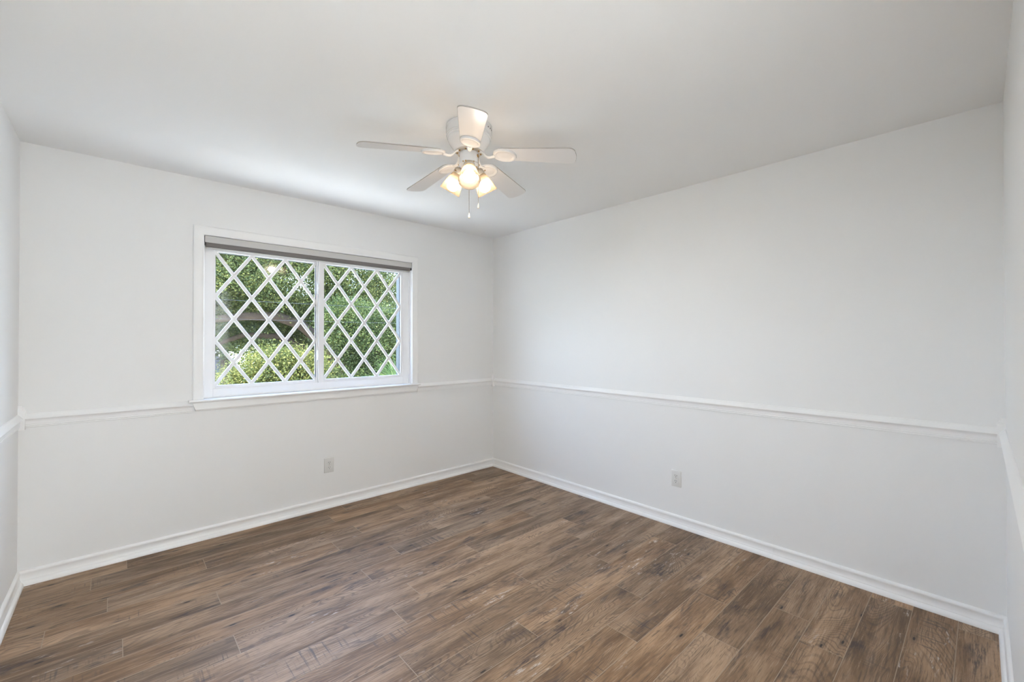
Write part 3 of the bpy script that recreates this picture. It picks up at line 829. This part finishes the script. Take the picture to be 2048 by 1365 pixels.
tree('yellow_green_bush', 'tall yellow-green bush under the bare oak limb', 'bush', (1.75, 6.9, GROUND),
     [((1.75, 6.9, GROUND), 0.07), ((1.75, 6.9, -1.2), 0.05), ((1.75, 6.9, 0.2), 0.02)],
     [[((1.75, 6.9, -1.6), 0.04), ((1.45, 6.85, -0.4), 0.025), ((1.2, 6.85, 0.3), 0.012)], [((1.75, 6.9, -1.4), 0.04), ((2.1, 6.9, -0.3), 0.025), ((2.35, 6.9, 0.5), 0.012)]],
     [(1.20, 6.9, 0.55, 0.30, 0.35, 0.38), (1.60, 6.9, 0.80, 0.36, 0.35, 0.42), (2.05, 6.9, 0.82, 0.36, 0.35, 0.40), (1.7, 6.9, 0.1, 0.75, 0.4, 0.55)],
     M_leafC, 80000, 0.038, 9, clump=0.11, per=80)
for i, (x, y, z, r, lab) in enumerate(((6.6, 16.6, 1.2, 2.0, 'far tree showing between oak and bush, nearest the neighbouring house'),
                                        (11.9, 20.0, 2.0, 2.4, 'far tree behind the dense tree in the right sash'),
                                        (3.4, 21.5, 3.0, 2.2, 'tall far tree rising behind the oak in the left sash'),
                                        (3.75, 12.3, 0.55, 0.85, 'small tree just beyond the oak limb, beside the dark roof'))):
    tree('far_tree', lab, 'tree', (x, y, GROUND), [((x, y, GROUND), 0.2), ((x, y, z), 0.12), ((x, y, z + r * 0.7), 0.04)], [],
         [(x, y, z, r, r * 0.8, r * 1.0), (x - 0.5 * r, y, z - 0.4 * r, r * 0.7, r * 0.6, r * 0.7), (x + 0.5 * r, y, z - 0.3 * r, r * 0.7, r * 0.6, r * 0.7)],
         M_leafD, 30000, 0.20 if y > 14 else 0.08, 30 + i, 'far trees', clump=0.4, per=60)

# fan palm whose spiky leaves reach the bottom right of the window
px_, py_, pz_ = 3.42, 6.45, 0.52
pt = tag(empty('palm', (px_, py_, GROUND)), 'spiky light green palm at the bottom right corner of the window', 'palm')
mb = MB(); mb.tube([(0, 0, 0), (0.03, 0, 1.2), (0, 0.02, 2.4), (0, 0, pz_ - GROUND)], [0.11, 0.09, 0.085, 0.07], 12); mb.build('trunk', M_bark, pt, smooth=60)
pr2 = random.Random(4)
for k in range(13):
    mb = MB(); an = 2 * PI * k / 13 + pr2.uniform(-0.2, 0.2); el = pr2.uniform(0.25, 1.25)
    d = Vector((math.cos(an) * math.cos(el), math.sin(an) * math.cos(el), math.sin(el)))
    side = d.cross(Vector((0, 0, 1))).normalized(); upv = side.cross(d)
    o = Vector((0, 0, pz_ - GROUND)); c = o + d * 0.22
    mb.tube([o, c], [0.008, 0.005], 5)
    for q in range(17):
        a2 = (q - 8) / 8 * 1.25
        dd = (d * math.cos(a2) + side * math.sin(a2)).normalized(); ln = 0.54 * (1 - 0.25 * abs(a2) / 1.25)
        wv = dd.cross(upv).normalized() * 0.010
        e1 = c + dd * ln * 0.5; e2 = c + dd * ln - Vector((0, 0, 0.04))
        mb.add([c, e1 + wv + upv * 0.004, e2, e1 - wv + upv * 0.004], [(0, 1, 2, 3)])
    o_ = mb.build('frond', M_palm, pt)
    at = o_.data.attributes.new('tint', 'FLOAT', 'FACE'); at.data.foreach_set('value', [pr2.uniform(0.3, 1.0) for _ in o_.data.polygons])

# neighbouring house: dark hipped roof seen beyond the left sash
ho = tag(empty('house', (0.6, 27.0, GROUND)), 'neighbouring house with a dark shingle roof beyond the lower left corner of the window', 'house')
mb = MB(); mb.box(-4.0, 3.4, -3.0, 3.0, 0, 2.9); mb.build('house_wall', M_siding, ho)
mb = MB(); mb.loft([[(-4.5, -3.5, 2.9), (3.9, -3.5, 2.9), (3.9, 3.5, 2.9), (-4.5, 3.5, 2.9)], [(-1.5, -0.15, 4.9), (1.0, -0.15, 4.9), (1.0, 0.15, 4.9), (-1.5, 0.15, 4.9)]]); mb.build('roof', M_roof, ho)
mb = MB(); mb.box(-4.55, 3.95, -3.56, -3.50, 2.74, 2.92).box(3.90, 3.96, -3.5, 3.5, 2.74, 2.92); mb.build('fascia_board', plain('pale_blue_trim', (0.07, 0.10, 0.15), 0.5), ho)

# utility wires crossing outside
for z, lab in ((1.78, 'upper thin utility wire crossing the left sash'), (1.575, 'lower thin utility wire crossing the left sash')):
    mb = MB(); mb.tube([(-6 + 18 * k / 24, 5.5, z + 0.0035 * (k - 8) ** 2 * 0.1) for k in range(25)], 0.0016, 6)
    tag(mb.build('utility_wire', M_wire), lab, 'wire', 'utility wires')
